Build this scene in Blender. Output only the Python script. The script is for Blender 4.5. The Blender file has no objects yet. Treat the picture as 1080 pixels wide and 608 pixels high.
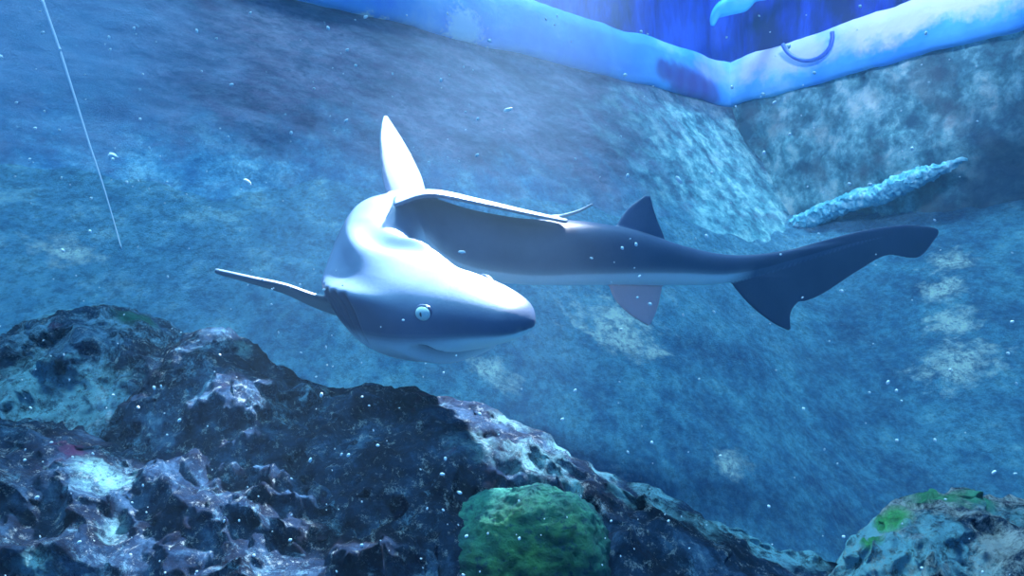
import bpy, bmesh, math, random
import numpy as np
from mathutils import Vector, Matrix, noise
from mathutils.kdtree import KDTree
from mathutils.geometry import tessellate_polygon

random.seed(7)
C = bpy.context.scene.collection
S = bpy.context.scene
F = 840.0          # focal length in pixels of the 1080 px wide frame
CZ = 1.5           # camera height above the deepest part of the tank bed

# ------------------------------------------------------------------ camera
cam_d = bpy.data.cameras.new('camera'); cam_d.lens = 36*F/1080; cam_d.sensor_width = 36
cam_d.clip_start = 0.02
cam = bpy.data.objects.new('camera', cam_d); C.objects.link(cam)
cam.location = (0, 0, CZ); cam.rotation_euler = (math.pi/2, 0, 0)
S.camera = cam

# ------------------------------------------------------------------ light
S.view_settings.view_transform = 'Standard'
S.view_settings.look = 'None'
S.view_settings.gamma = 1
S.view_settings.use_curve_mapping = False
S.view_settings.exposure = 0.25

world = bpy.data.worlds.new('world'); S.world = world; world.use_nodes = True
bg = world.node_tree.nodes['Background']
bg.inputs[0].default_value = (0.07, 0.34, 1.0, 1); bg.inputs[1].default_value = 0.62

def add_light(name, kind, loc, target, energy, color, **kw):
    d = bpy.data.lights.new(name, kind); d.energy = energy; d.color = color
    for k, v in kw.items(): setattr(d, k, v)
    o = bpy.data.objects.new(name, d); C.objects.link(o)
    o.location = loc
    o.rotation_euler = (Vector(target)-Vector(loc)).to_track_quat('-Z', 'Y').to_euler()
    return o
add_light('sun', 'SUN', (-0.5, 1.3, 6), (0, 1.0, 0), 5.2, (0.40, 0.82, 1.0), angle=math.radians(14))
# the tank's own spotlight hanging over the middle of the pool
add_light('tank_spotlight', 'SPOT', (0.75, 3.35, 4.2), (-0.19, 1.86, CZ+0.05), 6500, (0.80, 0.88, 1.0),
          spot_size=math.radians(17.5), spot_blend=0.8, shadow_soft_size=0.12)
add_light('cyan_edge_fill', 'SPOT', (-2.0, 1.5, 4.0), (-0.42, 1.95, CZ), 170, (0.25, 0.8, 1.0),
          spot_size=math.radians(26), spot_blend=1.0, shadow_soft_size=0.2)  # added lamp that gives the shark's left edge its cyan glow
add_light('coping_spotlight', 'SPOT', (1.2, 2.2, 3.9), (2.0, 4.9, CZ+1.6), 420, (0.65, 0.72, 1.0),
          spot_size=math.radians(60), spot_blend=1.0, shadow_soft_size=0.2)

def P(px, py, d):
    return Vector(((px-540)/F*d, d, CZ+(304-py)/F*d))

# ------------------------------------------------------------------ helpers
def props(o, label=None, cat=None, group=None, kind=None):
    if label: o['label'] = label
    if cat: o['category'] = cat
    if group: o['group'] = group
    if kind: o['kind'] = kind
    return o

def mesh_obj(name, verts, faces, mat=None, parent=None, smooth=True):
    me = bpy.data.meshes.new(name)
    me.from_pydata([tuple(v) for v in verts], [], faces)
    me.update()
    bm = bmesh.new(); bm.from_mesh(me); bmesh.ops.recalc_face_normals(bm, faces=bm.faces); bm.to_mesh(me); bm.free()
    if smooth: me.shade_smooth()
    o = bpy.data.objects.new(name, me); C.objects.link(o)
    if mat: me.materials.append(mat)
    if parent: o.parent = parent
    return o

def grid_faces(nu, nv, wrap_v=False, off=0):
    f = []
    for i in range(nu-1):
        for j in range(nv if wrap_v else nv-1):
            k = (j+1) % nv
            f.append((off+i*nv+j, off+i*nv+k, off+(i+1)*nv+k, off+(i+1)*nv+j))
    return f

def catmull(pts, n):
    """n samples of a Catmull-Rom through rows of pts (numpy), with equal parameter steps"""
    p = np.array(pts, float); m = len(p)
    out = []
    for s in np.linspace(0, m-1, n):
        i = min(int(s), m-2); t = s-i
        p0 = p[i-1] if i > 0 else 2*p[0]-p[1]
        p3 = p[i+2] if i < m-2 else 2*p[-1]-p[-2]
        p1, p2 = p[i], p[i+1]
        out.append(0.5*((2*p1)+(-p0+p2)*t+(2*p0-5*p1+4*p2-p3)*t*t+(-p0+3*p1-3*p2+p3)*t**3))
    return np.array(out)

def fbm(v, scale, oct=5, seed=0.0):
    q = Vector((v[0]*scale+seed, v[1]*scale-seed*0.7, v[2]*scale+seed*1.3))
    return noise.fractal(q, 0.9, 2.1, oct)

def ridged(v, scale, oct=5, seed=0.0):
    q = Vector((v[0]*scale+seed, v[1]*scale-seed*0.7, v[2]*scale+seed*1.3))
    return noise.ridged_multi_fractal(q, 0.9, 2.1, oct, 0.9, 2.0)

def tube(points, radii, seg=10):
    pts = [Vector(p) for p in points]; V = []; n = len(pts)
    for i, p in enumerate(pts):
        t = (pts[min(i+1, n-1)]-pts[max(i-1, 0)]).normalized()
        a = t.orthogonal().normalized() if i == 0 else (a-t*a.dot(t)).normalized()
        b = t.cross(a)
        for k in range(seg):
            w = 2*math.pi*k/seg
            V.append(p+(a*math.cos(w)+b*math.sin(w))*radii[i])
    Fc = grid_faces(n, seg, True)
    Fc.append(tuple(range(seg))); Fc.append(tuple(range((n-1)*seg, n*seg)))
    return V, Fc

# ------------------------------------------------------------------ materials
class NT:
    def __init__(s, name):
        s.m = bpy.data.materials.new(name); s.m.use_nodes = True
        s.t = s.m.node_tree; s.b = s.t.nodes['Principled BSDF']
    def n(s, typ, **kw):
        nd = s.t.nodes.new(typ)
        for k, v in kw.items():
            if k.startswith('i_'):
                key = k[2:]; nd.inputs[int(key) if key.isdigit() else key].default_value = v
            else: setattr(nd, k, v)
        return nd
    def l(s, a, b): s.t.links.new(a, b)
    def pos(s):
        g = s.n('ShaderNodeNewGeometry'); return g.outputs['Position']
    def noise(s, scale, detail=8, rough=0.6, off=0.0, stretch=(1, 1, 1), dist=0.0):
        mp = s.n('ShaderNodeMapping'); mp.inputs['Location'].default_value = (off, off*.7, -off)
        mp.inputs['Scale'].default_value = stretch
        s.l(s.pos(), mp.inputs[0])
        nd = s.n('ShaderNodeTexNoise'); nd.inputs['Scale'].default_value = scale
        nd.inputs['Detail'].default_value = detail; nd.inputs['Roughness'].default_value = rough
        nd.inputs['Distortion'].default_value = dist
        s.l(mp.outputs[0], nd.inputs['Vector']); return nd.outputs[0]
    def ramp(s, fac, stops, interp='LINEAR'):
        r = s.n('ShaderNodeValToRGB'); e = r.color_ramp.elements; r.color_ramp.interpolation = interp
        while len(e) < len(stops): e.new(0.5)
        for k, (p, c) in enumerate(stops):
            e[k].position = p; e[k].color = (c, c, c, 1) if isinstance(c, (int, float)) else (*c, 1)
        s.l(fac, r.inputs[0]); return r.outputs[0]
    def mix(s, fac, a, b, mode='MIX'):
        m = s.n('ShaderNodeMix', data_type='RGBA', blend_type=mode)
        for val, idx in ((fac, 0), (a, 6), (b, 7)):
            if isinstance(val, (int, float)): m.inputs[idx].default_value = val
            elif isinstance(val, tuple): m.inputs[idx].default_value = (*val, 1)
            else: s.l(val, m.inputs[idx])
        return m.outputs[2]
    def math(s, op, a, b=0.0, clamp=False):
        m = s.n('ShaderNodeMath', operation=op, use_clamp=clamp)
        for v, i in ((a, 0), (b, 1)):
            if isinstance(v, (int, float)): m.inputs[i].default_value = v
            else: s.l(v, m.inputs[i])
        return m.outputs[0]
    def blob(s, centre, radius, soft=0.3, wob=0.25, wscale=6.0):
        """1 inside a ragged ball of algae, stain or painted light and shade round a world point, 0 outside"""
        vm = s.n('ShaderNodeVectorMath', operation='DISTANCE'); vm.inputs[1].default_value = tuple(centre)
        s.l(s.pos(), vm.inputs[0])
        d = s.math('DIVIDE', vm.outputs['Value'], radius)
        nz = s.math('MULTIPLY', s.math('SUBTRACT', s.noise(wscale, 6, 0.65), 0.5), wob*4)
        d = s.math('ADD', d, nz)
        return s.ramp(d, [(max(0, 0.7-soft), 1.0), (min(1, 0.7+soft), 0.0)])
    def bump(s, h, strength=0.5, dist=0.02, normal=None):
        b = s.n('ShaderNodeBump'); b.inputs['Strength'].default_value = strength
        b.inputs['Distance'].default_value = dist; s.l(h, b.inputs['Height'])
        if normal is not None: s.l(normal, b.inputs['Normal'])
        return b.outputs[0]
    def out(s, col, rough=0.9, normal=None, spec=0.2):
        if isinstance(col, tuple): s.b.inputs['Base Color'].default_value = (*col, 1)
        else: s.l(col, s.b.inputs['Base Color'])
        s.b.inputs['Roughness'].default_value = rough
        s.b.inputs['Specular IOR Level'].default_value = spec
        if normal is not None: s.l(normal, s.b.inputs['Normal'])
        return s.m

PALE = (0.42, 0.72, 0.86)

def mat_wall_left():
    t = NT('purple_rock_wall')
    base = t.ramp(t.noise(2.2, 9, 0.68, 1, (1, 1, 2.2)), [(0.40, (0.055, 0.058, 0.14)), (0.5, (0.13, 0.12, 0.24)), (0.62, (0.25, 0.23, 0.37))])
    streak = t.ramp(t.noise(9, 8, 0.7, 4, (1, 1, 3.0)), [(0.42, 0.0), (0.7, 1.0)])
    c = t.mix(t.math('MULTIPLY', streak, 0.45), base, (0.30, 0.42, 0.60))
    dk = t.ramp(t.noise(18, 8, 0.78, 9, (1, 1, 2.0)), [(0.40, 1.0), (0.52, 0.0)])
    c = t.mix(t.math('MULTIPLY', dk, 0.7), c, (0.05, 0.09, 0.18))
    # turquoise film of algae on the lower part of the wall, with a ragged upper edge
    sx = t.n('ShaderNodeSeparateXYZ'); t.l(t.pos(), sx.inputs[0])
    hz = t.math('ADD', sx.outputs['Z'], t.math('MULTIPLY', t.math('SUBTRACT', t.noise(3, 8, 0.65, 2), 0.5), 1.1))
    low = t.ramp(t.math('MULTIPLY', hz, 0.4), [(0.74, 1.0), (0.90, 0.0)])
    alg = t.ramp(t.noise(7, 10, 0.8, 12, (1, 0.55, 1)), [(0.40, (0.035, 0.18, 0.40)), (0.52, (0.11, 0.38, 0.62)), (0.63, (0.36, 0.72, 0.88))])
    fd = t.ramp(t.noise(40, 8, 0.85, 18, (1, 0.5, 1)), [(0.42, 1.0), (0.52, 0.0)])
    alg = t.mix(t.math('MULTIPLY', fd, 0.6), alg, (0.015, 0.10, 0.26))
    c = t.mix(low, c, alg)
    alg2 = t.ramp(t.noise(8, 10, 0.75, 55), [(0.40, (0.03, 0.15, 0.26)), (0.5, (0.12, 0.45, 0.58)), (0.6, (0.42, 0.85, 0.90))])
    cor = t.blob(P(780, 200, 5.4), 1.35, 0.3, 0.25, 4)
    c = t.mix(t.math('MULTIPLY', cor, 0.9), c, alg2)
    blu = t.blob(P(0, 30, 2.9), 0.9, 0.35, 0.15, 3)
    c = t.mix(t.math('MULTIPLY', blu, 0.6), c, (0.10, 0.33, 0.62))
    fl = t.ramp(t.noise(22, 4, 0.6, 30), [(0.70, 0.0), (0.76, 1.0)])
    c = t.mix(t.math('MULTIPLY', fl, 0.6), c, PALE)
    pl_ = t.ramp(t.noise(6, 10, 0.75, 70, (1, 1, 1.8)), [(0.52, 0.0), (0.68, 1.0)])
    c = t.mix(t.math('MULTIPLY', pl_, 0.4), c, (0.28, 0.38, 0.60))
    return t.out(c, 0.9, t.bump(t.noise(50, 10, 0.85), 0.7, 0.03))

def mat_wall_right():
    t = NT('teal_rock_wall')
    c = t.ramp(t.noise(5, 10, 0.72, 5), [(0.38, (0.04, 0.15, 0.24)), (0.48, (0.10, 0.36, 0.46)), (0.55, (0.25, 0.66, 0.74)), (0.65, (0.60, 0.95, 0.97))])
    drk = t.blob(P(1085, 200, 4.3), 0.62, 0.25, 0.3, 5)  # shade by the overhang, darkened into the wall colour
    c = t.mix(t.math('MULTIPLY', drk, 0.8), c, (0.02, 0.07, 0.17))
    brn = t.ramp(t.noise(3, 7, 0.6, 15), [(0.48, 0.0), (0.62, 1.0)])
    c = t.mix(t.math('MULTIPLY', brn, 0.6), c, (0.12, 0.19, 0.25))
    return t.out(c, 0.9, t.bump(t.noise(24, 10, 0.8), 0.8, 0.05))

def on_bed(px, py):
    d = 1.5
    while d < 6.5:
        p = P(px, py, d)
        if bed_z(p.x, p.y) >= p.z: return p
        d += 0.02
    return P(px, py, 5)
def mat_bed():
    BL = [(on_bed(*a), r) for a, r in (((1010, 382), 0.10), ((1000, 340), 0.07), ((996, 305), 0.07), ((1003, 275), 0.07), ((645, 340), 0.12), ((660, 362), 0.08), ((765, 490), 0.045), ((520, 395), 0.05), ((70, 262), 0.05))]
    t = NT('blue_rock_bed')
    c = t.ramp(t.noise(4.2, 14, 0.8, 3, (1, 0.5, 1)), [(0.38, (0.014, 0.09, 0.27)), (0.48, (0.035, 0.21, 0.46)), (0.56, (0.09, 0.40, 0.66)), (0.68, (0.34, 0.76, 0.90))])
    vm = t.n('ShaderNodeVectorMath', operation='DOT_PRODUCT'); vm.inputs[1].default_value = (nL.x, nL.y, 0)
    t.l(t.pos(), vm.inputs[0])
    dist = t.math('SUBTRACT', vm.outputs['Value'], K0.dot(nL)+BAT)
    dist = t.math('ADD', dist, t.math('MULTIPLY', t.math('SUBTRACT', t.noise(2.5, 8, 0.7, 60), 0.5), 1.6))
    near = t.ramp(dist, [(0.30, 1.0), (1.0, 0.0)])
    alg = t.ramp(t.noise(7, 10, 0.8, 12, (1, 0.55, 1)), [(0.40, (0.05, 0.25, 0.52)), (0.52, (0.15, 0.50, 0.80)), (0.63, (0.45, 0.85, 1.0))])
    c = t.mix(t.math('MULTIPLY', near, 0.85), c, alg)
    fine = t.ramp(t.noise(30, 8, 0.85, 8, (1, 0.5, 1)), [(0.46, 0.0), (0.62, 1.0)])
    c = t.mix(t.math('MULTIPLY', fine, 0.5), c, (0.16, 0.50, 0.70))
    fd = t.ramp(t.noise(40, 8, 0.85, 18, (1, 0.5, 1)), [(0.42, 1.0), (0.52, 0.0)])
    c = t.mix(t.math('MULTIPLY', fd, 0.6), c, (0.015, 0.10, 0.26))
    pt = t.ramp(t.noise(5.5, 12, 0.8, 40, (1, 0.5, 1)), [(0.60, 0.0), (0.70, 1.0)])
    c = t.mix(t.math('MULTIPLY', pt, 0.7), c, (0.40, 0.74, 0.84))
    fm = t.ramp(t.noise(30, 8, 0.85, 91, (1, 0.5, 1)), [(0.42, 0.1), (0.54, 1.0)])
    for p, r in BL:
        c = t.mix(t.math('MULTIPLY', t.blob(p, r*1.9, 0.5, 0.7, 14), fm), c, (0.70, 0.96, 1.0))
    return t.out(c, 0.9, t.bump(t.noise(60, 10, 0.88), 1.0, 0.05))

def mat_rock(name, greens=(), whites=(), seed=0.0, light=0.5, crust=(0.24, 0.58, 0.88)):
    t = NT(name)
    c = t.ramp(t.noise(9, 11, 0.75, seed+2), [(0.43, (0.002, 0.010, 0.04)), (0.53, (0.009, 0.042, 0.12)), (0.62, (0.05, 0.15, 0.32)), (0.75, (0.20, 0.44, 0.66))])
    cr = t.ramp(t.noise(8, 14, 0.88, seed+20, dist=0.4), [(light-0.01, 0.0), (light+0.08, 1.0)])
    c = t.mix(t.math('MULTIPLY', cr, 0.85), c, crust)
    w = t.ramp(t.noise(42, 9, 0.85, seed+31), [(0.55, 0.0), (0.63, 1.0)])
    c = t.mix(t.math('MULTIPLY', w, 0.6), c, (0.62, 0.84, 0.95))
    pu = t.ramp(t.noise(7, 6, 0.6, seed+44), [(0.64, 0.0), (0.72, 1.0)])
    c = t.mix(t.math('MULTIPLY', pu, 0.7), c, (0.10, 0.03, 0.13))
    for p, r, k in whites:
        fm = t.ramp(t.noise(38, 8, 0.8, 7), [(0.42, 0.12), (0.53, 1.0)])
        c = t.mix(t.math('MULTIPLY', t.math('MULTIPLY', t.blob(p, r, 0.3, 0.45, 26), k), fm), c, (0.32, 0.80, 1.0))
    for p, r, g in greens:
        gm = t.ramp(t.noise(30, 9, 0.75, seed+50), [(0.4, g), (0.62, tuple(min(1, x*2.4) for x in g))])
        c = t.mix(t.math('MULTIPLY', t.blob(p, r, 0.25, 0.25, 14), 0.9), c, gm)
    h = t.noise(60, 12, 0.9, seed)
    return t.out(c, 0.95, t.bump(h, 1.0, 0.05), 0.1)

# ------------------------------------------------------------------ setting: two walls meeting in a corner
TOP = 1.39+CZ; FOOT = 0.42+CZ
A0 = Vector((-0.96, 3.83)); K0 = Vector((1.64, 6.0))
uL = (K0-A0).normalized(); nL = Vector((uL.y, -uL.x))         # toward the water
uR = Vector((0.5, -0.866)).normalized(); nR = Vector((-0.866, -0.5)).normalized()
BAT = 0.60     # how far the foot of the left wall stands out from its top

def dL(x, y): return (Vector((x, y))-K0).dot(nL)
def dR(x, y): return (Vector((x, y))-K0).dot(nR)

def bed_z(x, y):
    a = dL(x, y)-BAT; b = dR(x, y)-0.02
    # soft minimum of the two distances
    k = 0.25
    h = max(k-abs(a-b), 0)/k
    d = min(a, b)-h*h*k*0.25
    z = FOOT-0.02-0.72*max(d, -0.2)
    floor = 0.0
    if z < floor+0.5:                       # level out at the bottom
        tt = floor+0.5-z; z = floor+0.5*math.exp(-tt/0.5)
    return z
def wall_left_mesh():
    nu, nv = 240, 110; V = []
    for i in range(nu):
        s = -5.6+6.6*i/(nu-1)
        for j in range(nv):
            z = FOOT-0.5+(TOP+0.02-FOOT+0.5)*j/(nv-1)
            k = (TOP-z)/(TOP-FOOT)
            off = BAT*k
            p = K0+uL*s+nL*off
            q = Vector((p.x, p.y, z))
            h = 0.045*fbm((s*1.0, 0, z*1.8), 1.2, 3, 3)+0.006*fbm((s, 0, z*2), 12, 4, 8)
            h *= min(1, (TOP-z)/0.1+0.1)
            q.x += nL.x*h; q.y += nL.y*h
            V.append(q)
    return V, grid_faces(nu, nv)
V, Fc = wall_left_mesh()
props(mesh_obj('wall_left', V, Fc, mat_wall_left()), kind='structure')

def wall_right_mesh():
    nu, nv = 180, 110; V = []
    for i in range(nu):
        s = -0.3+5.4*i/(nu-1)
        for j in range(nv):
            z = FOOT-0.6+(TOP+0.02-FOOT+0.6)*j/(nv-1)
            p = K0+uR*s
            h = 0.07*fbm((s, 4, z), 1.8, 6, 13)+0.02*fbm((s, 1, z), 9, 4, 8)
            # the recess under the ledge
            led = ledge_z(s)
            h += 0.10*(1-1/(1+math.exp(-(z-led)/0.03)))*-1.0
            h *= min(1, (TOP-z)/0.1+0.1)
            V.append(Vector((p.x+nR.x*h, p.y+nR.y*h, z)))
    return V, grid_faces(nu, nv)
def ledge_z(s): return CZ+0.37+0.22*max(0, s-0.3)
V, Fc = wall_right_mesh()
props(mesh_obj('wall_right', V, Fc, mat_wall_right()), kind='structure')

# the stony bed, rising to the foot of both walls
def bed_mesh():
    n = 330; V = []; idx = {}; Fc = []
    X0, X1, Y0, Y1 = -4.6, 4.4, -1.2, 6.4
    for i in range(n):
        for j in range(n):
            x = X0+(X1-X0)*i/(n-1); y = Y0+(Y1-Y0)*j/(n-1)
            z = bed_z(x, y)
            z += 0.05*fbm((x, y, 0), 1.4, 3, 5)+0.010*fbm((x, y, 0), 12, 4, 2)
            V.append(Vector((x, y, z)))
    def ok(k):
        v = V[k]; return dL(v.x, v.y) > -0.02+0.35 and dR(v.x, v.y) > -0.12
    for f in grid_faces(n, n):
        if all(ok(k) for k in f): Fc.append(f)
    used = sorted({k for f in Fc for k in f}); re = {k: i for i, k in enumerate(used)}
    return [V[k] for k in used], [tuple(re[k] for k in f) for f in Fc]
V, Fc = bed_mesh()
props(mesh_obj('floor', V, Fc, mat_bed()), kind='structure')

# painted coping that runs round the top of both walls
def mat_coping():
    t = NT('blue_painted_coping')
    c = t.ramp(t.noise(2.0, 8, 0.6, 3), [(0.38, (0.04, 0.32, 0.97)), (0.55, (0.09, 0.48, 1.0)), (0.7, (0.32, 0.68, 1.0))])
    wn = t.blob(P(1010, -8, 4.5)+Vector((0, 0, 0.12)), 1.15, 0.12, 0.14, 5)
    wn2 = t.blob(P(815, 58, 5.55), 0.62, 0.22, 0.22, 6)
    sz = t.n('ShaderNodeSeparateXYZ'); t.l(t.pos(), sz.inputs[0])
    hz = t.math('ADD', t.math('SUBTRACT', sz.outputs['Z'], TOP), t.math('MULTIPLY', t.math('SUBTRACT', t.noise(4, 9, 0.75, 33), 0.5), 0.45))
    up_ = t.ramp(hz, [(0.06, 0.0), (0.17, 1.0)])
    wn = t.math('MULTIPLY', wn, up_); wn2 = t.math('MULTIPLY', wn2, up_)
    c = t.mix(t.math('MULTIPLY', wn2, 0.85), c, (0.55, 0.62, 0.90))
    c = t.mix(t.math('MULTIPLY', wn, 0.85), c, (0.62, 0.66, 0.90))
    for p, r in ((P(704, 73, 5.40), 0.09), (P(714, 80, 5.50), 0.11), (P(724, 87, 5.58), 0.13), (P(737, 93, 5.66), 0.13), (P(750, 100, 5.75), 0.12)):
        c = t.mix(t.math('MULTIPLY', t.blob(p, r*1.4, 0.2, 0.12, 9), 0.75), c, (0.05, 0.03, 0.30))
    for p, r in ((P(384, 21, 4.0), 0.045), (P(404, 25, 4.05), 0.03), (P(490, 31, 4.35), 0.10)):  # glints and a glow on the left coping, painted as pale patches
        c = t.mix(t.math('MULTIPLY', t.blob(p, r*1.6, 0.2, 0.4, 25), 0.9), c, (0.8, 0.95, 1.0))
    return t.out(c, 0.45, t.bump(t.noise(9, 8, 0.65), 0.35, 0.02), 0.4)

def coping(name, origin, u, n, s0, s1, htop):
    # rounded profile: from the wall top, bulging a little over the water, up to the outer edge
    prof = [(-0.10, -0.02), (0.03, -0.03), (0.055, -0.01), (0.06, 0.03), (0.05, 0.12), (0.03, 0.22), (0.0, htop-0.02), (-0.04, htop), (-0.20, htop+0.01), (-0.24, htop), (-0.24, -0.02)]
    V = []; nu = 160
    for i in range(nu):
        s = s0+(s1-s0)*i/(nu-1)
        w = 0.018*fbm((s, 0, 0), 2.2, 5, 6)
        for (a, b) in prof:
            p = origin+u*s+n*(a+w*0.5)
            V.append(Vector((p.x, p.y, TOP+b+w)))
    m = len(prof)
    Fc = grid_faces(nu, m, True); Fc += [tuple(range(m)), tuple(range((nu-1)*m, nu*m))]
    return V, Fc
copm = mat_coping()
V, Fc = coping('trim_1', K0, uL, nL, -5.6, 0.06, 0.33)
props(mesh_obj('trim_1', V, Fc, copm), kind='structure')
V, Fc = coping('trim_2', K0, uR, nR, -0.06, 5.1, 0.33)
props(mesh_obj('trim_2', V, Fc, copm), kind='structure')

# deep blue curtain-like wall behind the pool edge
def mat_back():
    t = NT('deep_blue_backdrop')
    c = t.ramp(t.noise(1.8, 8, 0.65, 3, (1, 1, 0.35)), [(0.40, (0.006, 0.010, 0.13)), (0.5, (0.015, 0.045, 0.48)), (0.60, (0.03, 0.13, 0.80))])
    return t.out(c, 0.7, t.bump(t.noise(4, 6, 0.6, 0, (1, 1, 0.3)), 0.5, 0.04))
V = []; nu, nv = 200, 30
for i in range(nu):
    s = -6.2+13.2*i/(nu-1)
    for j in range(nv):
        z = TOP+0.05+1.75*j/(nv-1)
        if s < 0.45: p = K0+uL*(s)-nL*0.45
        else: p = K0+uL*0.45-nL*0.45+uR*(s-0.45)
        q = Vector((p.x, p.y, z))
        w = 0.05*math.sin(s*9+2*fbm((s, 0, z*.3), 1.2, 3, 1))
        nn = nL if s < 0.45 else nR
        q.x += nn.x*w; q.y += nn.y*w
        V.append(q)
props(mesh_obj('wall_back', V, grid_faces(nu, nv), mat_back()), kind='structure')

# pale crusted ledge low on the right wall
def ledge():
    pts = []; rad = []
    n = 220
    for i in range(n):
        s = 0.50+1.32*i/(n-1)
        p = K0+uR*s+nR*(0.035)
        pts.append(Vector((p.x, p.y, ledge_z(s)+0.02*fbm((s, 0, 0), 3, 3, 2))))
        e = min(1, i/40+0.3, (n-1-i)/60+0.1)
        rad.append(0.060*e*(1+0.12*fbm((s, 2, 0), 4, 3, 4)))
    V, Fc = tube(pts, rad, 36)
    V = [v+Vector(noise.noise_vector(v*4))*0.015+Vector(noise.noise_vector(v*30))*0.016+Vector(noise.noise_vector(v*60))*0.010 for v in V]
    return V, Fc
t = NT('pale_cyan_crust')
c = t.ramp(t.noise(16, 12, 0.85, 3), [(0.40, (0.03, 0.24, 0.42)), (0.5, (0.14, 0.60, 0.80)), (0.62, (0.50, 0.90, 0.98))])
crust = t.out(c, 0.9, t.bump(t.noise(40, 8, 0.7), 0.7, 0.02))
V, Fc = ledge()
props(mesh_obj('rock_ledge', V, Fc, crust), 'long narrow pale cyan crusted ledge running up the right rock wall above the tail', 'ledge')

# ------------------------------------------------------------------ foreground rocks
def rock_ridge(name, crest, front, mat, amp=0.06, seed=0.0, back_drop=0.35, nu=260, nv=110, jag=0.02, belly=0.25, rs=5.0):
    """closed rock under a crest line: the near face swells down to the front foot line, the far face drops behind"""
    cr = catmull(crest, nu); fr = catmull(front, nu)
    V = []
    for i in range(nu):
        c = Vector(cr[i]); f = Vector(fr[i])
        e = min(1.0, i/(nu*0.06), (nu-1-i)/(nu*0.06))
        for j in range(nv):
            t_ = j/(nv-1)
            if t_ < 0.62:                      # crest to front foot
                k = t_/0.62
                p = c.lerp(f, k)
                bulge = math.sin(k*math.pi)*belly*(c-f).length*0.5
                d = (f-c).normalized(); up = Vector((0, -d.z, d.y)).normalized() if abs(d.y)+abs(d.z) > 1e-6 else Vector((0, 0, 1))
                if up.z < 0: up = -up
                p = p+up*bulge
            else:                              # crest to back foot (wrapping round)
                k = (t_-0.62)/0.38
                b = c+Vector((0, back_drop, -(c.z-max(0.0, bed_z(c.x, c.y+back_drop)-0.25))))
                b.z = min(b.z, c.z-0.15)
                # bottom: from front foot under to back foot, then up to the crest
                if k < 0.45:
                    p = f.lerp(b, k/0.45); p.z -= 0.02
                else:
                    kk = (k-0.45)/0.55
                    p = b.lerp(c, kk)+Vector((0, math.sin(kk*math.pi)*0.06, math.sin(kk*math.pi)*0.05))
            q = Vector((p.x, p.y, p.z))
            a = amp*(0.35+0.75*min(1, min(t_, 1-t_)/0.06))
            r = ridged(q, rs, 5, seed)-1.0
            nv3 = Vector(noise.noise_vector(q*3.0+Vector((seed, 0, 0))))*0.6+Vector((0, -0.5, 0.5))
            q = q+nv3*(a*r)+Vector(noise.noise_vector(q*22+Vector((0, seed, 0))))*jag*0.6+Vector(noise.noise_vector(q*55))*jag*0.35
            V.append(q)
    Fc = grid_faces(nu, nv, True)
    Fc += [tuple(range(nv)), tuple(range((nu-1)*nv, nu*nv))]
    return mesh_obj(name, V, Fc, mat)

def pl(rows): return [tuple(P(*r)) for r in rows]

# low rock at the far left with a green-topped hump
m1 = mat_rock('left_rock_skin', greens=[(P(140, 345, 2.0), 0.075, (0.01, 0.11, 0.09))],
              whites=[(P(70, 335, 2.0), 0.08, .8), (P(50, 372, 1.9), 0.05, .6), (P(30, 420, 1.72), 0.12, .85), (P(95, 430, 1.72), 0.12, .7), (P(150, 410, 1.8), 0.04, .5)], seed=1.0)
r1 = rock_ridge('rock', pl([(-90, 350, 2.05), (-30, 348, 2.05), (15, 345, 2.02), (55, 334, 2.0), (95, 325, 2.0), (140, 334, 2.0), (168, 356, 1.98), (190, 390, 1.95), (205, 430, 1.9)]),
                pl([(-90, 470, 1.62), (-30, 470, 1.62), (15, 470, 1.6), (55, 470, 1.6), (95, 470, 1.6), (140, 470, 1.6), (170, 480, 1.6), (200, 490, 1.6), (215, 500, 1.6)]),
                m1, 0.045, 1.0)
props(r1, 'dark rounded rock with a green-tinged top and pale crust at the left edge', 'rock')
# peaked rock in the middle left
m2 = mat_rock('peaked_rock_skin', whites=[(P(330, 400, 1.75), 0.05, .6), (P(360, 440, 1.6), 0.06, .6), (P(220, 470, 1.6), 0.03, .6), (P(255, 365, 1.8), 0.03, .4)], seed=3.0, light=0.54)
r2 = rock_ridge('rock', pl([(128, 430, 1.9), (150, 395, 1.88), (178, 362, 1.86), (205, 348, 1.85), (238, 346, 1.84), (265, 362, 1.83), (300, 388, 1.8), (345, 404, 1.78), (385, 418, 1.76), (420, 450, 1.72)]),
                pl([(100, 560, 1.45), (140, 560, 1.42), (170, 560, 1.42), (200, 560, 1.42), (230, 560, 1.42), (265, 560, 1.42), (300, 560, 1.42), (345, 560, 1.4), (385, 560, 1.42), (430, 560, 1.42)]),
                m2, 0.05, 5.0)
props(r2, 'dark jagged rock rising to a rounded peak below the pectoral fin', 'rock')
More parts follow.
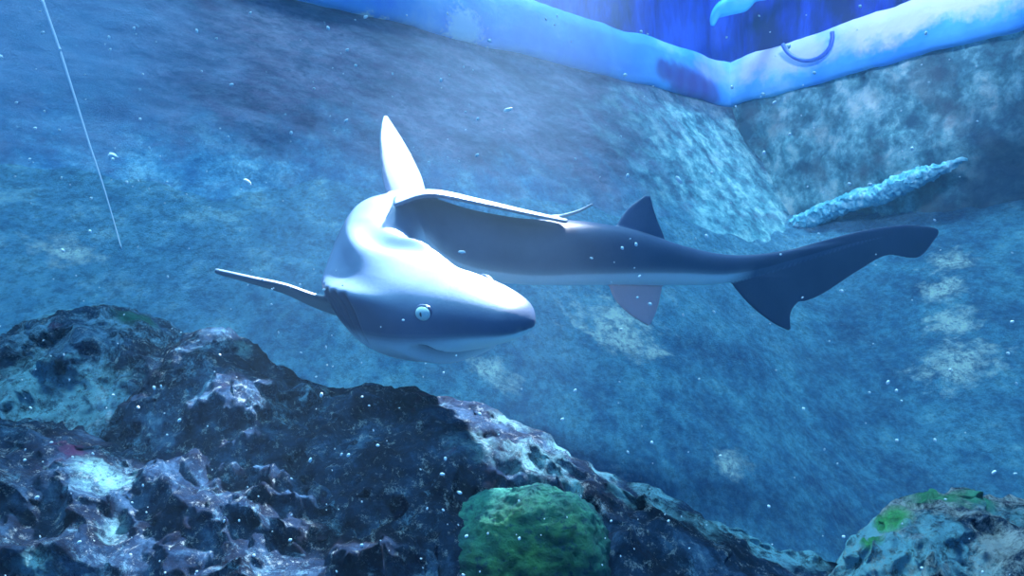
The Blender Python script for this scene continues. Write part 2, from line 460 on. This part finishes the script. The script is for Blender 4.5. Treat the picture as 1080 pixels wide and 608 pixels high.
# long ridge running down to the right
m3 = mat_rock('ridge_skin', whites=[(P(604, 516, 1.45), 0.03, .95), (P(660, 510, 1.5), 0.05, .7), (P(560, 497, 1.5), 0.08, .7), (P(500, 480, 1.5), 0.07, .5), (P(700, 525, 1.5), 0.05, .8), (P(810, 574, 1.54), 0.07, 1), (P(850, 584, 1.53), 0.05, 1), (P(635, 497, 1.6), 0.05, .9), (P(590, 476, 1.62), 0.05, .8), (P(690, 520, 1.58), 0.06, .9), (P(540, 443, 1.65), 0.05, .6), (P(770, 556, 1.55), 0.05, .9), (P(745, 550, 1.5), 0.05, .6)], seed=9.0, light=0.575)
r3 = rock_ridge('rock', pl([(330, 420, 1.78), (370, 404, 1.75), (410, 408, 1.72), (470, 416, 1.70), (520, 432, 1.67), (565, 455, 1.64), (610, 484, 1.62), (660, 506, 1.6), (710, 528, 1.58), (760, 552, 1.56), (810, 572, 1.55), (860, 585, 1.54), (900, 604, 1.52), (940, 640, 1.5)]),
                pl([(330, 690, 1.22), (370, 690, 1.22), (410, 690, 1.2), (470, 690, 1.2), (520, 690, 1.2), (565, 690, 1.2), (610, 690, 1.2), (660, 700, 1.2), (710, 700, 1.2), (760, 710, 1.22), (810, 720, 1.24), (860, 730, 1.26), (900, 740, 1.28), (940, 760, 1.3)]),
                m3, 0.05, 9.0, nu=340)
props(r3, 'long dark rock ridge with a whitish rim sloping down to the lower right', 'rock')
# broken rock filling the near left corner
m4 = mat_rock('near_rock_skin', whites=[(P(105, 520, 1.42), 0.07, .8), (P(90, 500, 1.45), 0.04, .8), (P(118, 578, 1.3), 0.05, .7), (P(180, 585, 1.3), 0.05, .6), (P(240, 575, 1.3), 0.05, .8), (P(40, 600, 1.2), 0.04, .9), (P(5, 545, 1.4), 0.05, .7), (P(190, 440, 1.6), 0.04, .3)], seed=14.0, light=0.545)
r4 = rock_ridge('rock', pl([(-120, 420, 1.68), (-60, 425, 1.66), (0, 440, 1.62), (60, 455, 1.6), (120, 470, 1.58), (180, 480, 1.56), (240, 480, 1.55), (300, 490, 1.52), (360, 500, 1.5), (420, 520, 1.45), (460, 570, 1.4)]),
                pl([(-120, 690, 1.1), (-60, 700, 1.1), (0, 700, 1.1), (60, 700, 1.1), (120, 700, 1.1), (180, 700, 1.1), (240, 700, 1.1), (300, 700, 1.1), (360, 700, 1.1), (420, 710, 1.1), (470, 720, 1.1)]),
                m4, 0.07, 14.0, nu=320, nv=140)
props(r4, 'dark broken rock with pale and purple patches filling the lower left corner', 'rock')
# boulder in the lower right corner
m5 = mat_rock('boulder_skin', greens=[(P(940, 552, 1.5), 0.05, (0.05, 0.36, 0.10)), (P(915, 565, 1.45), 0.03, (0.05, 0.36, 0.10)), (P(990, 524, 1.55), 0.07, (0.06, 0.32, 0.16)), (P(1030, 525, 1.55), 0.05, (0.05, 0.28, 0.18))],
              whites=[(P(898, 584, 1.5), 0.10, 1), (P(930, 600, 1.44), 0.13, 1), (P(910, 560, 1.52), 0.06, .9), (P(980, 560, 1.45), 0.06, .7), (P(1060, 540, 1.5), 0.06, .6), (P(1000, 590, 1.40), 0.08, .8)], seed=5.0, light=0.485, crust=(0.85, 0.97, 1.0))
r5 = rock_ridge('rock', pl([(872, 610, 1.5), (890, 584, 1.52), (912, 556, 1.54), (940, 534, 1.56), (975, 520, 1.58), (1010, 516, 1.6), (1050, 520, 1.6), (1090, 526, 1.6), (1150, 540, 1.6), (1220, 600, 1.6)]),
                pl([(880, 700, 1.3), (900, 700, 1.28), (925, 700, 1.26), (950, 700, 1.25), (985, 700, 1.24), (1020, 700, 1.24), (1060, 700, 1.24), (1100, 700, 1.24), (1170, 700, 1.26), (1230, 720, 1.3)]),
                m5, 0.042, 21.0, jag=0.024, rs=9.0)
props(r5, 'pale crusted boulder with bright green algae on top in the lower right corner', 'boulder')

# mound of green algae in front of the ridge
def mat_green():
    t = NT('green_algae')
    c = t.ramp(t.noise(18, 11, 0.75, 3), [(0.36, (0.003, 0.04, 0.07)), (0.47, (0.008, 0.10, 0.11)), (0.58, (0.020, 0.17, 0.14)), (0.70, (0.07, 0.32, 0.26))])
    yl = t.blob(P(560, 600, 1.25), 0.15, 0.4, 0.25, 14)
    c = t.mix(t.math('MULTIPLY', yl, 0.75), c, t.ramp(t.noise(22, 9, 0.7, 9), [(0.4, (0.008, 0.08, 0.03)), (0.65, (0.05, 0.22, 0.04))]))
    dk = t.ramp(t.noise(60, 5, 0.7, 3), [(0.38, 1.0), (0.45, 0.0)])
    c = t.mix(t.math('MULTIPLY', dk, 0.8), c, (0.0, 0.04, 0.07))
    return t.out(c, 0.9, t.bump(t.noise(60, 10, 0.75), 0.8, 0.015))
def mound():
    c = P(558, 610, 1.34); rx, ry, rz = 0.142, 0.10, 0.145; V = []; nu, nv = 110, 140
    for i in range(nu):
        a = math.pi*(i+0.5)/nu
        for j in range(nv):
            b = 2*math.pi*j/nv
            d = Vector((math.sin(a)*math.cos(b), math.sin(a)*math.sin(b), math.cos(a)))
            sq = 1.0/(abs(d.x)**2.6+abs(d.y)**2.6+abs(d.z)**2.6)**(1/2.6)
            r = sq*(1+0.10*fbm(d, 1.3, 3, 3)+0.025*fbm(d, 6, 4, 7)+0.035*fbm(d, 16, 4, 1))
            V.append(c+Vector((d.x*rx*r, d.y*ry*r, d.z*rz*r)))
    Fc = grid_faces(nu, nv, True); Fc += [tuple(range(nv)), tuple(range((nu-1)*nv, nu*nv))]
    return V, Fc
V, Fc = mound()
props(mesh_obj('algae_mound', V, Fc, mat_green()), 'rounded mound of green algae growing in front of the dark ridge', 'algae')

# ------------------------------------------------------------------ the shark
# px, py, depth, half width, height above the axis, height below it, roll in degrees
ST = [
 (557, 347, 1.500, .006, .005, .006, 18),
 (554, 345, 1.505, .030, .022, .018, 18),
 (543, 341, 1.520, .056, .042, .032, 18),
 (518, 336, 1.555, .080, .060, .054, 18),
 (484, 331, 1.610, .100, .076, .090, 20),
 (450, 326, 1.680, .112, .088, .104, 23),
 (418, 315, 1.765, .120, .100, .112, 28),
 (397, 297, 1.870, .122, .108, .106, 33),
 (395, 272, 1.990, .112, .114, .104, 32),
 (413, 250, 2.100, .102, .122, .104, 22),
 (446, 249, 2.190, .096, .110, .102, 0),
 (494, 257, 2.260, .086, .094, .098, -22),
 (550, 265, 2.330, .082, .092, .096, -26),
 (610, 268, 2.390, .074, .098, .092, -20),
 (665, 273, 2.440, .066, .088, .080, -10),
 (715, 279, 2.490, .052, .060, .066, 0),
 (760, 282, 2.540, .036, .042, .052, 0),
 (800, 278, 2.590, .022, .030, .036, 0),
 (850, 267, 2.650, .012, .020, .018, 0),
 (900, 255, 2.720, .006, .010, .008, 0),
 (930, 249, 2.760, .003, .004, .004, 0),
]
def shark_frame():
    rows = []
    for (x, y, d, w, a, b, r) in ST:
        p = P(x, y, d); rows.append((p.x, p.y, p.z, w, a, b, r))
    R = catmull(rows, 420)
    for _ in range(30): R[90:260] = 0.25*R[89:259]+0.5*R[90:260]+0.25*R[91:261]
    fr = []
    for i in range(len(R)):
        p = Vector(R[i][:3]); wd = min(14, i+1, len(R)-i) if i > 20 else 1; q0 = Vector(R[max(i-wd, 0)][:3]); q1 = Vector(R[min(i+wd, len(R)-1)][:3])
        H = (q0-q1).normalized()
        U = Vector((0, 0, 1)); U = (U-H*U.dot(H)).normalized(); Rt = H.cross(U).normalized()
        ro = math.radians(R[i][6])
        U2 = U*math.cos(ro)+Rt*math.sin(ro); R2 = H.cross(U2).normalized()
        fr.append((p, H, U2, R2, max(.002, R[i][3]), max(.002, R[i][4]), max(.002, R[i][5])))
    return fr
FR = shark_frame()
NST = len(FR)
def sta(k):     # index in ST -> index in FR
    return int(round(k/(len(ST)-1)*(NST-1)))
def sect(c, s, k):
    """unit cross-section: boxy head, ridged back behind it"""
    e = 0.80
    if k > 5.5: e = 0.80+0.12*min(1, (k-5.5)/2)
    ex = e
    if s > 0: ex = e+0.75*math.exp(-((k-8.6)/1.6)**2)
    if k > 9.5: ex -= 0.22*min(1, (k-9.5)/1.0)
    return math.copysign(abs(c)**ex, c), math.copysign(abs(s)**e, s)
def surf(k, ang, lift=0.0):
    """point on the flank at station k; ang 0 = right side, 90 = back, -90 = belly, 180 = left side"""
    p, H, U, R, w, a, b = FR[min(NST-1, max(0, sta(k)))]
    c, s = math.cos(math.radians(ang)), math.sin(math.radians(ang))
    hh = a if s > 0 else b
    cx, sx = sect(c, s, k)
    return p+R*(cx*(w+lift))+U*(sx*(hh+lift))

G = {}
V = []; D = []     # vertices and how dark each spot of skin is (0 belly, 1 back)
NSEG = 96
for i, (p, H, U, R, w, a, b) in enumerate(FR):
    ks = i/(NST-1)*(len(ST)-1)
    for j in range(NSEG):
        th = 2*math.pi*j/NSEG; c, s = math.cos(th), math.sin(th)
        cx, sx = sect(c, s, ks)
        hh = a if s > 0 else b
        x, y = cx*w, sx*hh
        deg = math.degrees(math.atan2(s, c)); side = abs(c)
        # brow over the eye and hollow between head and trunk
        if ks < 8:
            dq = deg if abs(deg) <= 90 else math.copysign(180-abs(deg), deg)
            br = 0.020*math.exp(-((ks-6.2)/0.9)**2)*math.exp(-((dq-34)/14)**2)
            x += math.copysign(br, c); y += br
            hol = 0.018*math.exp(-((ks-6.9)/0.8)**2)*math.exp(-((dq-60)/18)**2)
            x -= math.copysign(hol, c)*0.5; y -= hol
        # five gill slits on each flank
        dg = deg if abs(deg) <= 90 else math.copysign(180-abs(deg), deg)
        gd = 0
        for g in range(5):
            kg = 5.80+0.26*g
            if -26 < dg < 38:
                v = math.exp(-((ks-kg-0.002*dg)/0.085)**2)*(1-((dg-6)/31)**4 if abs(dg-6) < 31 else 0)
                gd = max(gd, v)
        x *= 1-0.13*gd
        # mouth: a crescent cut under the snout
        md = 0
        if s < 0:
            # lateral coordinate -1..1 across the head, mouth arc opens backward
            lat = abs(c); km = 2.7+1.7*lat**1.6
            if lat < 0.95:
                md = math.exp(-((ks-km)/0.19)**2)
                y += 0.026*md; x *= 1-0.05*md
                y -= 0.009*math.exp(-((ks-km-0.42)/0.25)**2)
        V.append(p+R*x+U*y)
        lim = -20 if ks > 9 else (-12 if ks > 6 else -9)
        dk = 1/(1+math.exp(-(dg-lim)/(5.0 if ks > 8 else 2.5)))
        if ks > 16: dk = max(dk, min(1, (ks-16)/0.8))
        D.append(dk); G[len(V)-1] = max(gd, 1.1*md, 0.55*min(1, max(0, ks-9))+0.25*min(1, max(0, (ks-14)/3.0)) if ks > 9 and dg > -26 else 0)  # gills and mouth, plus the rear flank's shade painted into the skin
Fc = grid_faces(NST, NSEG, True); Fc += [tuple(range(NSEG)), tuple(range((NST-1)*NSEG, NST*NSEG))]

def fin(LE, TE, tmax, nspan=40, nch=22, dark=1.0, tip=0.35, tint=0.0):
    """solid fin between a leading and a trailing edge given from root to tip"""
    le = catmull(LE, nspan); te = catmull(TE, nspan)
    off = len(V); base = []
    nrm = (Vector(le[nspan//2])-Vector(te[nspan//2])).cross(Vector(le[-1])-Vector(le[0])).normalized()
    for i in range(nspan):
        a, b = Vector(le[i]), Vector(te[i]); k = i/(nspan-1)
        th = tmax*(1-k*(1-tip)); ch = (a-b).length; th = min(th, 0.35*ch+0.0015)
        ring = []
        for j in range(nch):
            u = j/(nch-1); prof = (u**0.5)*(1-u)**0.8*1.9
            ring.append((u, prof*th*0.5+0.0021))
        for (u, h) in ring: V.append(a.lerp(b, u)+nrm*h); D.append(dark)
        for (u, h) in reversed(ring): V.append(a.lerp(b, u)-nrm*h); D.append(dark)
    for q in range(off, len(V)): G[q] = tint
    m = nch*2
    Fc.extend(grid_faces(nspan, m, True, off))
    Fc.append(tuple(off+q for q in range(m))); Fc.append(tuple(off+(nspan-1)*m+q for q in range(m)))

def pr(rows): return [tuple(P(*r)) for r in rows]
# dorsal fin
fin(pr([(412, 222, 2.13), (403, 185, 2.10), (401, 155, 2.11), (402, 134, 2.14), (405, 122, 2.17)]),
    pr([(452, 222, 2.27), (446, 192, 2.31), (434, 165, 2.30), (420, 141, 2.26), (408, 123, 2.19)]), 0.030, dark=0.8)
# right pectoral fin, swept out to the left of the picture
fin(pr([(372, 318, 1.84), (333, 312, 1.78), (300, 301, 1.74), (262, 293, 1.71), (226, 285, 1.70)]),
    pr([(372, 338, 1.98), (335, 325, 1.98), (300, 309, 1.92), (262, 297, 1.83), (228, 287, 1.74)]), 0.026, dark=0.9)
# left pectoral fin, behind the head
fin(pr([(415, 216, 1.93), (452, 205, 1.97), (500, 213, 2.02), (550, 224, 2.10), (597, 234, 2.20)]),
    pr([(420, 206, 2.16), (460, 203, 2.32), (505, 212, 2.38), (558, 224, 2.36), (600, 233, 2.26)]), 0.026, dark=0.9)
fin(pr([(556, 226, 2.30), (585, 228, 2.28), (608, 223, 2.27), (625, 215, 2.26)]),
    pr([(556, 226, 2.34), (585, 230, 2.33), (608, 225, 2.31), (626, 216, 2.29)]), 0.008, 30, 14, dark=0.7)
# second dorsal fin
fin(pr([(642, 262, 2.42), (650, 238, 2.42), (662, 220, 2.43), (680, 206, 2.44)]),
    pr([(705, 266, 2.48), (700, 248, 2.475), (692, 228, 2.46), (686, 207, 2.45)]), 0.016, tint=0.1)
# anal fin (pinkish, thin)
ANAL0 = len(V)
fin(pr([(640, 296, 2.41), (648, 316, 2.41), (664, 332, 2.41), (683, 344, 2.42)]),
    pr([(700, 296, 2.47), (697, 312, 2.465), (693, 328, 2.45), (686, 343, 2.43)]), 0.012, dark=0.2)
ANAL1 = len(V)
# caudal fin: long upper lobe, short lower lobe
fin(pr([(770, 276, 2.55), (820, 267, 2.61), (870, 253, 2.68), (915, 242, 2.74), (955, 237, 2.79), (985, 240, 2.83), (990, 244, 2.84)]),
    pr([(770, 296, 2.55), (800, 310, 2.59), (850, 318, 2.65), (905, 286, 2.72), (935, 270, 2.76), (968, 272, 2.81), (988, 250, 2.84)]), 0.018, 60, 26, tint=0.75)
fin(pr([(765, 290, 2.54), (778, 308, 2.56), (795, 326, 2.585), (815, 341, 2.61), (831, 349, 2.63)]),
    pr([(850, 292, 2.65), (850, 306, 2.65), (842, 318, 2.64), (834, 330, 2.635), (834, 347, 2.633)]), 0.016, tint=0.75)

raw = mesh_obj('raw_shark', V, Fc)
md_ = raw.modifiers.new('remesh', 'REMESH'); md_.mode = 'VOXEL'; md_.voxel_size = 0.0032
sm_ = raw.modifiers.new('smooth', 'SMOOTH'); sm_.factor = 0.5; sm_.iterations = 9
dg_ = bpy.context.evaluated_depsgraph_get()
me = bpy.data.meshes.new_from_object(raw.evaluated_get(dg_)); me.name = 'reef_shark'
bpy.data.objects.remove(raw)
kd = KDTree(len(V))
for i, v in enumerate(V): kd.insert(v, i)
kd.balance()
att = me.attributes.new('back', 'FLOAT', 'POINT'); pk = me.attributes.new('pink', 'FLOAT', 'POINT')
gro = me.attributes.new('groove_shade', 'FLOAT', 'POINT'); gv = np.zeros(len(me.vertices)); vals = np.zeros(len(me.vertices)); pinks = np.zeros(len(me.vertices))
for i, v in enumerate(me.vertices):
    near = kd.find_n(v.co, 3)
    sw = 0; sv = 0
    for co, idx, dist in near:
        w = 1/(dist+1e-4); sw += w; sv += w*D[idx]; gv[i] += w*G.get(idx, 0.0)
        if idx >= ANAL0 and idx < ANAL1: pinks[i] = 1
    vals[i] = sv/sw; gv[i] /= sw
gro.data.foreach_set('value', gv.astype(np.float32)); att.data.foreach_set('value', vals.astype(np.float32)); pk.data.foreach_set('value', pinks.astype(np.float32))
# ease the fold on the inside of the bend
bm = bmesh.new(); bm.from_mesh(me); bm.verts.ensure_lookup_table()
inner = []
for v in bm.verts:
    _, idx, _ = kd.find(v.co)
    if idx < NST*NSEG:
        ks = (idx//NSEG)/(NST-1)*(len(ST)-1); dgv = (idx % NSEG)/NSEG*360
        if 5.3 < ks < 9.6 and 70 < dgv < 250: inner.append(v)
for _ in range(45): bmesh.ops.smooth_vert(bm, verts=inner, factor=0.5, use_axis_x=True, use_axis_y=True, use_axis_z=True)
bm.to_mesh(me); bm.free()
me.shade_smooth()

t = NT('shark_skin')
a1 = t.n('ShaderNodeAttribute', attribute_name='back').outputs['Fac']
a2 = t.n('ShaderNodeAttribute', attribute_name='pink').outputs['Fac']
back = t.ramp(t.noise(7, 7, 0.6, 2), [(0.35, (0.040, 0.085, 0.18)), (0.65, (0.075, 0.135, 0.26))])
c = t.mix(a1, (0.78, 0.93, 0.97), back)
c = t.mix(t.math('MULTIPLY', a2, 0.8), c, (0.75, 0.42, 0.44))
a3 = t.n('ShaderNodeAttribute', attribute_name='groove_shade').outputs['Fac']
c = t.mix(t.math('MULTIPLY', a3, 0.85), c, (0.012, 0.03, 0.09))
me.materials.clear()
me.materials.append(t.out(c, 0.5, t.bump(t.noise(140, 4, 0.6), 0.12, 0.004), 0.5))
shark = bpy.data.objects.new('shark', me); C.objects.link(shark)
props(shark, 'slender grey shark curled into a turn, snout toward the viewer, tail trailing right', 'shark')

# eyes
def plain(name, col, rough=0.4, spec=0.5):
    t = NT(name); return t.out(col, rough, None, spec)
m_iris = plain('pale_iris', (0.62, 0.82, 0.85), 0.15); m_pupil = plain('dark_pupil', (0.01, 0.02, 0.05), 0.1)
m_lid = plain('eye_rim', (0.05, 0.09, 0.2), 0.4)
def disc_dome(centre, nrm, up, ra, rb, h, mat, name, parent, seg=36, rings=10):
    nrm = nrm.normalized(); sx = up.cross(nrm).normalized(); sy = nrm.cross(sx)
    V = []
    for i in range(rings+1):
        a = (i/rings)*math.pi/2
        for k in range(seg):
            b = 2*math.pi*k/seg
            V.append(centre+sx*(ra*math.sin(a+.0001)*math.cos(b))+sy*(rb*math.sin(a+.0001)*math.sin(b))+nrm*(h*math.cos(a)))
    n0 = len(V)
    for k in range(seg):
        b = 2*math.pi*k/seg
        V.append(centre+sx*(ra*.9*math.cos(b))+sy*(rb*.9*math.sin(b))-nrm*h*0.8)
    Fc = grid_faces(rings+2, seg, True); Fc += [tuple(range(seg)), tuple(range(n0, n0+seg))]
    return mesh_obj(name, V, Fc, mat, parent)
for side in (1, -1):
    ang = 24 if side == 1 else 156
    k = 3.95
    c0 = surf(k, ang); _, H, U, R, w, a, b = FR[sta(k)]
    nr = (R*side+U*0.15+H*0.25).normalized()
    rim = disc_dome(c0-nr*0.002, nr, U, 0.022, 0.018, 0.007, m_lid, 'eye', shark)
    disc_dome(c0+nr*0.001, nr, U, 0.0175, 0.0142, 0.009, m_iris, 'iris', rim)
    disc_dome(c0+nr*0.0078, nr, U, 0.003, 0.0055, 0.0034, m_pupil, 'pupil', rim)

# ------------------------------------------------------------------ thin line hanging at the left
end = on_bed(128, 262)
rows = [(30, -60), (40, -20), (46, 4), (62, 50), (78, 100), (93, 148), (107, 190), (119, 230), (128, 262)]
pts = [P(a, b, 2.5+(end.y-2.5)*(k/8)**1.5) for k, (a, b) in enumerate(rows)]
pts[0].z += 0.4
cp = catmull([tuple(p) for p in pts], 90)
V, Fc = tube(cp, [0.0062-0.0045*min(1, i/75) for i in range(90)], 8)
props(mesh_obj('line', V, Fc, plain('white_line', (0.8, 0.9, 1.0), 0.5)), 'thin pale line hanging down through the water near the left edge', 'line')

# ------------------------------------------------------------------ things on the coping
# loop of hose lying over the coping
pts = []
for k in range(14):
    a = math.radians(200+k*(170/13))
    px = 851+27*math.cos(a); py = 38-26*math.sin(a)*1.0
    pts.append((px, py))
hl = []
for (px, py) in pts:
    # onto the face of the right coping
    dxy = Vector(((px-540)/F, 1.0)); dd = (K0+nR*0.085).dot(nR)/dxy.dot(nR)
    hl.append(tuple(P(px, py, dd)))
cp = catmull(hl, 60)
V, Fc = tube(cp, [0.014]*60, 10)
props(mesh_obj('hose', V, Fc, plain('blue_hose', (0.05, 0.14, 0.62), 0.5)), 'curved blue hose loop lying on the pale coping near the corner', 'hose')
# turquoise scrap hanging above the corner
rows = [(752, 26, 5.75), (756, 14, 5.75), (768, 8, 5.75), (785, 3, 5.72), (800, -4, 5.7), (830, -22, 5.65), (870, -50, 5.6)]
cp = catmull([tuple(P(*r)) for r in rows], 50)
rad = [0.012+0.052*math.sin(min(1, i/22)*math.pi*0.75)*(1 if i < 30 else 0.75) for i in range(50)]
V, Fc = tube(cp, rad, 14)
V = [v+Vector(noise.noise_vector(v*9))*0.03 for v in V]
props(mesh_obj('rope', V, Fc, plain('turquoise_rope', (0.05, 0.55, 0.85), 0.6)), 'thick bright turquoise rope hanging above the corner of the coping', 'rope')

# ------------------------------------------------------------------ drifting particles
m_snow = plain('white_fleck', (0.85, 0.95, 1.0), 0.5)
def fleck(bm, c, r, asp=1.0, ang=0.0):
    M = Matrix.Translation(c) @ Matrix.Rotation(ang, 4, 'Y') @ Matrix.Diagonal((r*asp, r, r, 1))
    bmesh.ops.create_icosphere(bm, subdivisions=1, radius=1.0, matrix=M)
bm = bmesh.new()
rnd = random.Random(5)
for k in range(620):
    px, py = rnd.uniform(-60, 1140), rnd.uniform(-30, 640)
    if 375 < px < 560 and 180 < py < 310: continue
    if px > 560 and rnd.random() < 0.45: continue
    d = rnd.uniform(0.75, 1.35)
    if py > 440: d = min(d, 1.0)
    r = 0.75*d/F*rnd.choice((1.0, 1.0, 1.3, 1.7, 2.4))
    fleck(bm, P(px, py, d), r, rnd.uniform(1, 1.8), rnd.uniform(0, 3))
me = bpy.data.meshes.new('drifting_specks'); bm.to_mesh(me); bm.free(); me.materials.append(m_snow)
o = bpy.data.objects.new('drifting_specks', me); C.objects.link(o)
props(o, 'fine white specks drifting all through the water', 'particles', kind='stuff')
def flake(px, py, d, r, asp, ang, label):
    bm = bmesh.new(); bmesh.ops.create_icosphere(bm, subdivisions=3, radius=1.0)
    for v in bm.verts:
        n = 1+0.35*noise.noise(v.co*1.7+Vector((px, 0, 0)))
        v.co = Vector((v.co.x*r*asp*n, v.co.y*r*0.6*n, v.co.z*r*n))
    me = bpy.data.meshes.new('flake'); bm.to_mesh(me); bm.free(); me.shade_smooth(); me.materials.append(m_snow)
    o = bpy.data.objects.new('flake', me); C.objects.link(o)
    o.location = P(px, py, d); o.rotation_euler = (0, math.radians(ang), 0)
    props(o, label, 'flake', 'larger flakes drifting in the water')
flake(119, 165, 1.5, 0.006, 1.7, 25, 'largest white flake drifting just right of the thin hanging line')
flake(261, 192, 1.6, 0.004, 2.2, 35, 'small slanting white flake drifting up and left of the shark')
flake(536, 116, 1.6, 0.004, 2.2, -20, 'white flake drifting to the right of the dorsal fin tip')
flake(716, 190, 1.6, 0.004, 2.4, 50, 'slanting bluish white flake drifting above the narrow tail stalk')
flake(487, 266, 1.3, 0.0025, 2.4, 0, 'tiny white flake drifting just above the shark forehead')

# ------------------------------------------------------------------ the water
HAZE = 0.04
if HAZE > 0:
    bm = bmesh.new()
    bmesh.ops.create_cube(bm, size=1.0, matrix=Matrix.Translation((0, 2.3, 1.45)) @ Matrix.Diagonal((10.5, 9.8, 3.9, 1)))
    me = bpy.data.meshes.new('water'); bm.to_mesh(me); bm.free()
    mt = bpy.data.materials.new('hazy_water'); mt.use_nodes = True; nt = mt.node_tree
    nt.nodes.remove(nt.nodes['Principled BSDF'])
    vs = nt.nodes.new('ShaderNodeVolumeScatter'); vs.inputs['Color'].default_value = (0.35, 0.65, 1.0, 1)
    vs.inputs['Density'].default_value = HAZE; vs.inputs['Anisotropy'].default_value = 0.3
    nt.links.new(vs.outputs[0], nt.nodes['Material Output'].inputs['Volume'])
    me.materials.append(mt)
    w = bpy.data.objects.new('water', me); C.objects.link(w)
    props(w, 'hazy blue water filling the whole tank', 'water', kind='stuff')
